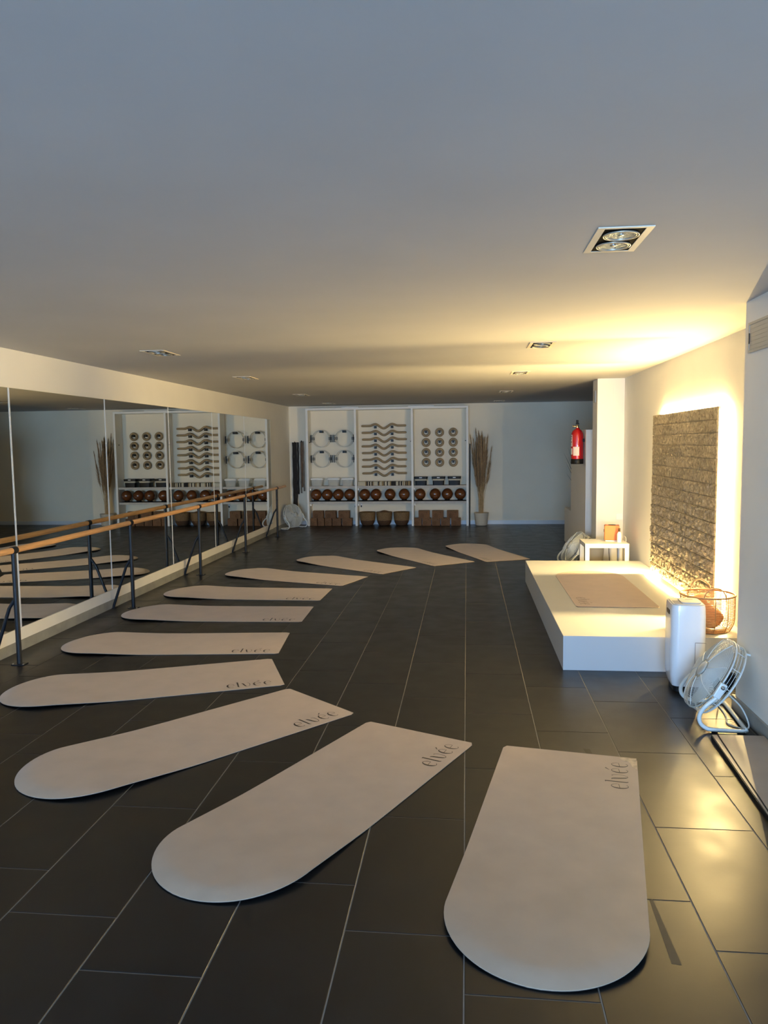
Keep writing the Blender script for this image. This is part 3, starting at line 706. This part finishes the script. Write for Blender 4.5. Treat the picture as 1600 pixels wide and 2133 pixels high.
d = math.radians
curved_label('paper_label', d(-118), d(-58), .115, .235, PAPER)
lb = curved_label('paper_label', d(-175), d(-128), .24, .40, PAPER)
curved_label('label_print', d(-168), d(-134), .37, .385, PAPERD, .001); curved_label('label_print', d(-168), d(-140), .335, .352, PAPERD, .001)
curved_label('label_print', d(-172), d(-134), .29, .312, PAPERD, .001); curved_label('label_print', d(-165), d(-150), .262, .278, PAPERD, .001)
curved_label('paper_label', d(-172), d(-128), .13, .215, PAPER)
MB().box(.075, -.025, .30, .096, .03, .345).build('wall_bracket', BLACKP, fe)

# small fittings
tag(MB().box(1.855, 10.046, 2.10, 1.995, 10.0495, 2.31, b=.001).build('access_panel', WALL), 'cream access panel high on the front of the pillar', 'panel')
t = tag(MB().box(-.04, -.010, -.04, .04, -.0003, .04, b=.003).build('light_switch', LIDW, None, (1.955, 10.05, .67)), 'white square switch low on the pillar above the side table', 'switch')
MB().box(-.025, -.013, -.025, .025, -.0101, .025, b=.001).build('rocker', LIDW, t)
tag(MB().box(1.655, 10.18, 2.13, 1.6648, 10.30, 2.28, b=.002).build('wall_sensor', GREYL), 'small grey box high on the left side of the pillar', 'sensor')
v = thing('air_vent', 'beige rectangular air vent high on the near right wall', 'vent', (XN, 4.40, 2.12))
MB().box(-.012, -.22, 0, -.0005, .265, .014).box(-.012, -.22, .156, -.0005, .265, .17).box(-.012, -.22, .014, -.0005, -.205, .156).box(-.012, .25, .014, -.0005, .265, .156).build('frame', VENTM, v)
MB().box(-.0075, -.205, .014, -.0006, .25, .156).build('backing', VENTM, v)
for k in range(6): MB().box(-.0092, -.204, .0165 + k * .023, -.0076, .249, .0380 + k * .023).build('slat', VENTM, v)
MB().box(-.016, .236, .05, -.0121, .244, .11).build('lever', BLACKM, v)

# ------------------------------------------------------------------ side table, speaker, bottle, bin
tb = thing('side_table', 'square white side table between the platform and the pillar', 'table', (1.64, 9.34, 0))
MB().box(-.25, -.235, .39, .25, .235, .44, b=.002).build('table_top', WHITE, tb)
for sx in (-1, 1):
    for sy in (-1, 1):
        xa, ya = sx * .225, sy * .21
        MB().box(xa - .0245, ya - .0245, 0, xa + .0245, ya + .0245, .3895, b=.002).build('leg', WHITE, tb)
sp_ = thing('portable_speaker', 'orange leather cube speaker on the white side table', 'speaker', (1.745, 9.40, .4402), math.radians(-9))
MB().box(-.085, -.075, .012, .085, .075, .188, b=.006).build('body', ORANGE, sp_)
MB().box(-.075, -.065, 0, .075, .065, .0118).build('base', LIDW, sp_)
MB().box(-.0895, -.069, .018, -.0852, .069, .182).build('side_grille', BROWNF, sp_)
MB().lathe([(.018, 0), (.018, .004)], 16, xf=T((-.0897, 0, .12)) @ RY(-PI / 2)).build('badge', BLACKP, sp_)
MB().torus(.034, .004, 20, 6, xf=T((0, 0, .190)) @ Matrix.Diagonal((1.2, .8, 1, 1))).box(-.028, -.004, .1885, .028, .004, .1935).build('top_emblem', BLACKP, sp_)
bo = thing('spray_bottle', 'small white bottle with brown cap beside the orange speaker', 'bottle', (1.80, 9.24, .4402))
MB().lathe([(.001, 0), (.024, 0), (.026, .004), (.026, .095), (.018, .115), (.011, .12), (.011, .127)], 20).build('body', BOTTLE, bo)
MB().lathe([(.013, .1272), (.013, .165), (.009, .168), (.001, .168)], 14).build('cap', SEAD, bo)
tag(MB().tube(smooth([(1.86, 9.43, .4445), (1.875, 9.36, .50), (1.89, 9.30, .485), (1.885, 9.27, .446)]), .003, 6).build('cable', BOTTLE), 'thin white cable looping behind the bottle on the side table', 'cable')
tag(MB().tube(smooth([(1.775, 9.60, .43), (1.755, 9.64, .33), (1.765, 9.66, .2), (1.79, 9.70, .06), (1.82, 9.73, .006)]), .004, 6).build('cable', BLACKP), 'thin black cable hanging down behind the side table', 'cable')
bn = thing('waste_bin', 'cream round bin standing behind the side table', 'bin', (1.59, 9.80, 0))
MB().lathe([(.001, .002), (.115, .002), (.135, .37), (.14, .375), (.13, .376), (.11, .02), (.001, .018)], 28).build('bucket', POTM, bn)
MB().lathe([(.1301, .3762), (.141, .3762), (.141, .381), (.130, .382)], 28, caps=False).build('rim', LIDW, bn)

# ------------------------------------------------------------------ fans
def fan(label, loc, az, tilt, knob=True):
    """axis of the head points along local +X, turned by az; head tilts upwards by tilt"""
    r = thing('floor_fan', label, 'fan', loc, az, 'white metal floor fans'); R = .225; zc = .262
    H = T((0, 0, zc)) @ RY(-tilt)
    A = H @ RY(PI / 2)                    # lathe z axis -> head axis
    wr = .0014
    fg = MB()
    def dome(t): return (R * t, .062 - .040 * t ** 3)
    for k in range(30):
        t = .30 + .70 * k / 29; rr_, z = dome(t); fg.torus(rr_, wr, 44, 4, xf=A @ T((0, 0, z)))
    for k in range(8):
        a = 2 * PI * k / 8 + .2
        pts = [(dome(t)[0] * math.cos(a + .25 * t), dome(t)[0] * math.sin(a + .25 * t), dome(t)[1] + .0025) for t in [.27 + .73 * i / 8 for i in range(9)]]
        fg.tube(pts, .0024, 5, xf=A)
    fg.torus(R + .002, .005, 48, 6, xf=A @ T((0, 0, .0)))
    for k in range(5): fg.torus(R + .002, wr, 44, 4, xf=A @ T((0, 0, .016 - .018 * k)))
    fg.build('front_grille', FANW, r)
    MB().lathe([(.001, .0665), (.040, .066), (.046, .062), (.046, .057)], 28, xf=A).build('badge_disc', BLADE, r)
    bg = MB()
    def bdome(t): return (R * t, -.062 - .050 * (1 - t ** 2.5))
    for k in range(18):
        t = .36 + .64 * k / 17; rr_, z = bdome(t); bg.torus(rr_, wr, 44, 4, xf=A @ T((0, 0, z)))
    for k in range(12):
        a = 2 * PI * k / 12
        pts = [(bdome(t)[0] * math.cos(a), bdome(t)[0] * math.sin(a), bdome(t)[1]) for t in [.3 + .7 * i / 7 for i in range(8)]] + [(R * math.cos(a), R * math.sin(a), -.03), ((R + .001) * math.cos(a), (R + .001) * math.sin(a), 0)]
        bg.tube(pts, .0022, 5, xf=A)
    bg.torus(R + .001, .004, 48, 6, xf=A @ T((0, 0, -.062)))
    bg.build('rear_grille', FANW, r)
    MB().lathe([(.001, -.135), (.055, -.133), (.070, -.115), (.072, -.075), (.06, -.055)][::-1], 24, xf=A).build('motor', BLACKP, r)
    MB().lathe([(.001, .045), (.03, .043), (.038, .03), (.038, -.03), (.001, -.035)][::-1], 20, xf=A).build('hub', BLADE, r)
    for k in range(3):
        a0 = 2 * PI * k / 3 + .4; V = []; NR, NA = 6, 6
        for i in range(NR + 1):
            rr_ = .032 + (R - .032 - .022) * i / NR; span = .42 + .46 * math.sin(PI * min(1, i / NR * .62 + .15))
            for j in range(NA + 1):
                s = j / NA - .5; V.append((rr_ * math.cos(a0 + s * 2 * span), rr_ * math.sin(a0 + s * 2 * span), .022 * s * 2 * (1.1 - .4 * i / NR)))
        n = NA + 1; mb = MB(); mb.add(V, [(i * n + j, i * n + j + 1, (i + 1) * n + j + 1, (i + 1) * n + j) for i in range(NR) for j in range(NA)], 0, True, A)
        mb.build('blade', BLADE, r)
    # handle at the rear top, stand, pivots, feet
    MB().tube([(-R * .93, .055, -.062), (-R * .97, .052, -.10), (-R * .96, .035, -.125), (-R * .96, -.035, -.125), (-R * .97, -.052, -.10), (-R * .93, -.055, -.062)], .006, 8, xf=A).build('handle', FANW, r)
    W = R + .030
    S = [(-.012, -W, zc)] ; S += [(.03, -W, zc - .06), (.085, -W, .15), (.115, -W, .10), (.112, -W, .055), (.08, -W, .025), (.03, -W, .016), (-.10, -W, .016), (-.125, -W + .012, .016), (-.135, -W + .04, .016)]
    S2 = [(x_, -y_, z_) for x_, y_, z_ in S][::-1]
    MB().tube(smooth(S + S2, 4), .0115, 10).build('stand', FANW, r)
    for s in (-1, 1):
        MB().box(-.020, s * W - .014, zc - .07, .022, s * W + .014, zc + .022, b=.008, xf=T((0, 0, zc)) @ RY(-.5) @ T((0, 0, -zc))).build('stand_bracket', FANW, r)
        MB().lathe([(.012, 0), (.012, .006), (.005, .009)], 14, xf=T((0, s * (W + .014), zc)) @ RX(-s * PI / 2)).build('pivot_screw', CHROME, r)
        MB().tube([(0, s * (R + .003), zc), (0, s * (W - .014), zc)], .008, 8).build('pivot', FANW, r)
        MB().box(-.115, s * W - .012, 0, -.085, s * W + .012, .008).build('foot', BLACKP, r); MB().box(.02, s * W - .012, 0, .05, s * W + .012, .008).build('foot', BLACKP, r)
    return r
f1 = fan('white floor fan tilted upwards in front of the platform at right', (1.437, 4.585, 0), math.radians(176), math.radians(33))
f2 = fan('white floor fan half hidden behind the side table', (1.39, 10.14, 0), math.radians(192), math.radians(33))
f3 = fan('white floor fan in the far left corner by the barre end', (-3.36, 14.72, 0), math.radians(-30), math.radians(14))
tag(MB().tube(smooth([(1.545, 4.60, .13), (1.585, 4.52, .09), (1.60, 4.44, .03), (1.575, 4.39, .006), (1.50, 4.46, .006), (1.53, 4.60, .006), (1.545, 4.78, .006), (1.56, 5.1, .006)]), .0045, 8).build('power_cable', FANW),
    'white power cable looping behind the near floor fan', 'cable')
tag(MB().tube(smooth([(1.565, 4.80, .30), (1.61, 4.78, .27), (1.61, 4.82, .21), (1.565, 4.85, .17), (1.57, 4.86, .08), (1.60, 4.90, .005), (1.68, 4.98, .005)]), .004, 8).build('power_cable', FANW),
    'thin white cable hanging by the near wall corner behind the fan', 'cable')

# ------------------------------------------------------------------ dehumidifier
dh = thing('dehumidifier', 'tall white portable dehumidifier standing before the platform', 'appliance', (1.435, 5.13, 0), math.radians(-4))
mb = MB(); n0 = rrect(.200, .25, .045, 6)
lev = [(.042, .86, .84), (.07, .94, .92), (.12, 1.0, .99), (.30, 1.02, 1.02), (.50, 1.01, 1.01), (.555, .99, .99), (.575, .96, .965)]
V = []; N = len(n0)
for z, ax, ay in lev: V += [(x_ * ax * 1.06, y_ * ay * 1.04, z) for x_, y_ in n0]
mb.add(V, [(i * N + k, i * N + (k + 1) % N, (i + 1) * N + (k + 1) % N, (i + 1) * N + k) for i in range(len(lev) - 1) for k in range(N)], 0, True)
mb.add(V, [tuple(range(N))[::-1], tuple(range((len(lev) - 1) * N, len(lev) * N))]); mb.build('body', PLASTW, dh)
mb = MB(); mb.prism([(x_ * .92, y_ * .93) for x_, y_ in n0], .5752, .581); mb.build('top_grille', GREYL, dh)
for k in range(9): MB().box(-.085 + .0, -.10 + k * .0125, .5812, -.035, -.094 + k * .0125, .5835).build('slat', GREYP, dh)
mb = MB(); mb.prism([(x_ * .62 + .02, y_ * .62 - .012) for x_, y_ in n0], .5812, .590); pn = mb.build('control_panel', GREYL, dh)
MB().box(.0, .005, .5902, .045, .035, .5912).build('display', GREYP, pn)
mb = MB(); mb.prism([(x_ * .84, y_ * .80) for x_, y_ in n0], .004, .0418); mb.build('base', BLACKP, dh)
mb = MB(); mb.prism(rrect(.10, .030, .014, 4), 0, .004, xf=T((-.1088, .0, .515)) @ RZ(PI / 2) @ RX(PI / 2)); mb.build('grip_recess', BLACKP, dh)
MB().box(.035, -.1352, .10, .1035, -.1335, .104).box(.035, -.1352, .104, .038, -.1335, .34).box(.038, -.1352, .336, .1035, -.1335, .34).build('tank_door_seam', GREYP, dh)
for sx in (-1, 1):
    for sy in (-1, 1): MB().lathe([(.010, 0), (.012, .004)], 12, xf=T((sx * .05, sy * .06, 0))).build('foot', BLACKP, dh)

# ------------------------------------------------------------------ rattan basket on the platform
bk = thing('rattan_basket', 'open rattan basket with loop handles on the platform corner', 'basket', (1.755, 5.735, .2502))
mb = MB(); ZB = .262
def br_(z): return .148 + .037 * math.sin(min(1, z / .10) * PI / 2)
for k in range(23):
    z = .006 + (ZB - .012) * k / 22; mb.torus(br_(z), .0026, 40, 5, xf=T((0, 0, z)))
wv = mb.build('weave', RATTAN, bk)
mb = MB()
for k in range(12):
    a = 2 * PI * k / 12; mb.tube([((br_(z) + .0035) * math.cos(a), (br_(z) + .0035) * math.sin(a), z) for z in (.004, .03, .06, .10, .18, ZB)], .0035, 6)
mb.build('ribs', RATTAN, bk)
MB().torus(.188, .0065, 40, 8, xf=T((0, 0, ZB))).build('rim', RATTAN, bk)
MB().lathe([(.001, .002), (.15, .002), (.15, .006), (.001, .006)], 32).build('base', RATTAN, bk)
for s in (-1, 1):
    P = [(.075 * math.cos(PI * k / 10), s * (.188 + .0), ZB - .01 + .085 * math.sin(PI * k / 10)) for k in range(11)]
    P = [(x_, s * math.sqrt(max(0, .188 ** 2 - x_ * x_)), z_) for x_, y_, z_ in P]
    MB().tube(P, .005, 8).build('handle', RATTAN, bk)
cl = MB(); V = []
NU, NV = 14, 8
for i in range(NV + 1):
    for k in range(NU):
        a = 2 * PI * k / NU; t = i / NV; r_ = .125 * math.sin(PI * min(.98, t * .9 + .08)) ** .5
        V.append((r_ * math.cos(a), r_ * .9 * math.sin(a) , .0 + t * .20 + .05 * t * -math.cos(a) + .008 * math.sin(3 * a + i)))
cl.add(V, [(i * NU + k, i * NU + (k + 1) % NU, (i + 1) * NU + (k + 1) % NU, (i + 1) * NU + k) for i in range(NV) for k in range(NU)] + [tuple(range(NU))[::-1], tuple(range(NV * NU, (NV + 1) * NU))], 0, True)
tag(cl.build('folded_blanket', TERRA, None, (1.745, 5.735, .274)), 'terracotta cloth bundle inside the rattan basket', 'blanket')

# ------------------------------------------------------------------ low board by the near right wall
lb_ = thing('low_board', 'low taupe board with a black edge along the near right wall', 'board', (1.32, 4.235, 0))
q0 = [(0.017, 0), (.290, 0), (.290, -2.3), (-.103, -2.3)]
MB().prism([(x_, y_) for x_, y_ in q0][::-1], .0, .022).build('black_base', BLACKP, lb_)
MB().prism([(.0205, -.003), (.289, -.003), (.289, -2.295), (-.0985, -2.295)][::-1], .0222, .026).build('board_top', BOARDT, lb_)
t = tag(MB().prism([(1.366, 4.225), (1.608, 4.225), (1.608, 3.06), (1.281, 3.06)][::-1], .0262, .0292).build('floor_mat', RUBBER), 'thin taupe mat lying on the low black-edged board', 'mat')
tf = MB().prism([(1.370, 4.222), (1.607, 4.222), (1.607, 3.063), (1.285, 3.063)][::-1], .0294, .0315).build('top_layer', BOARDT, t)
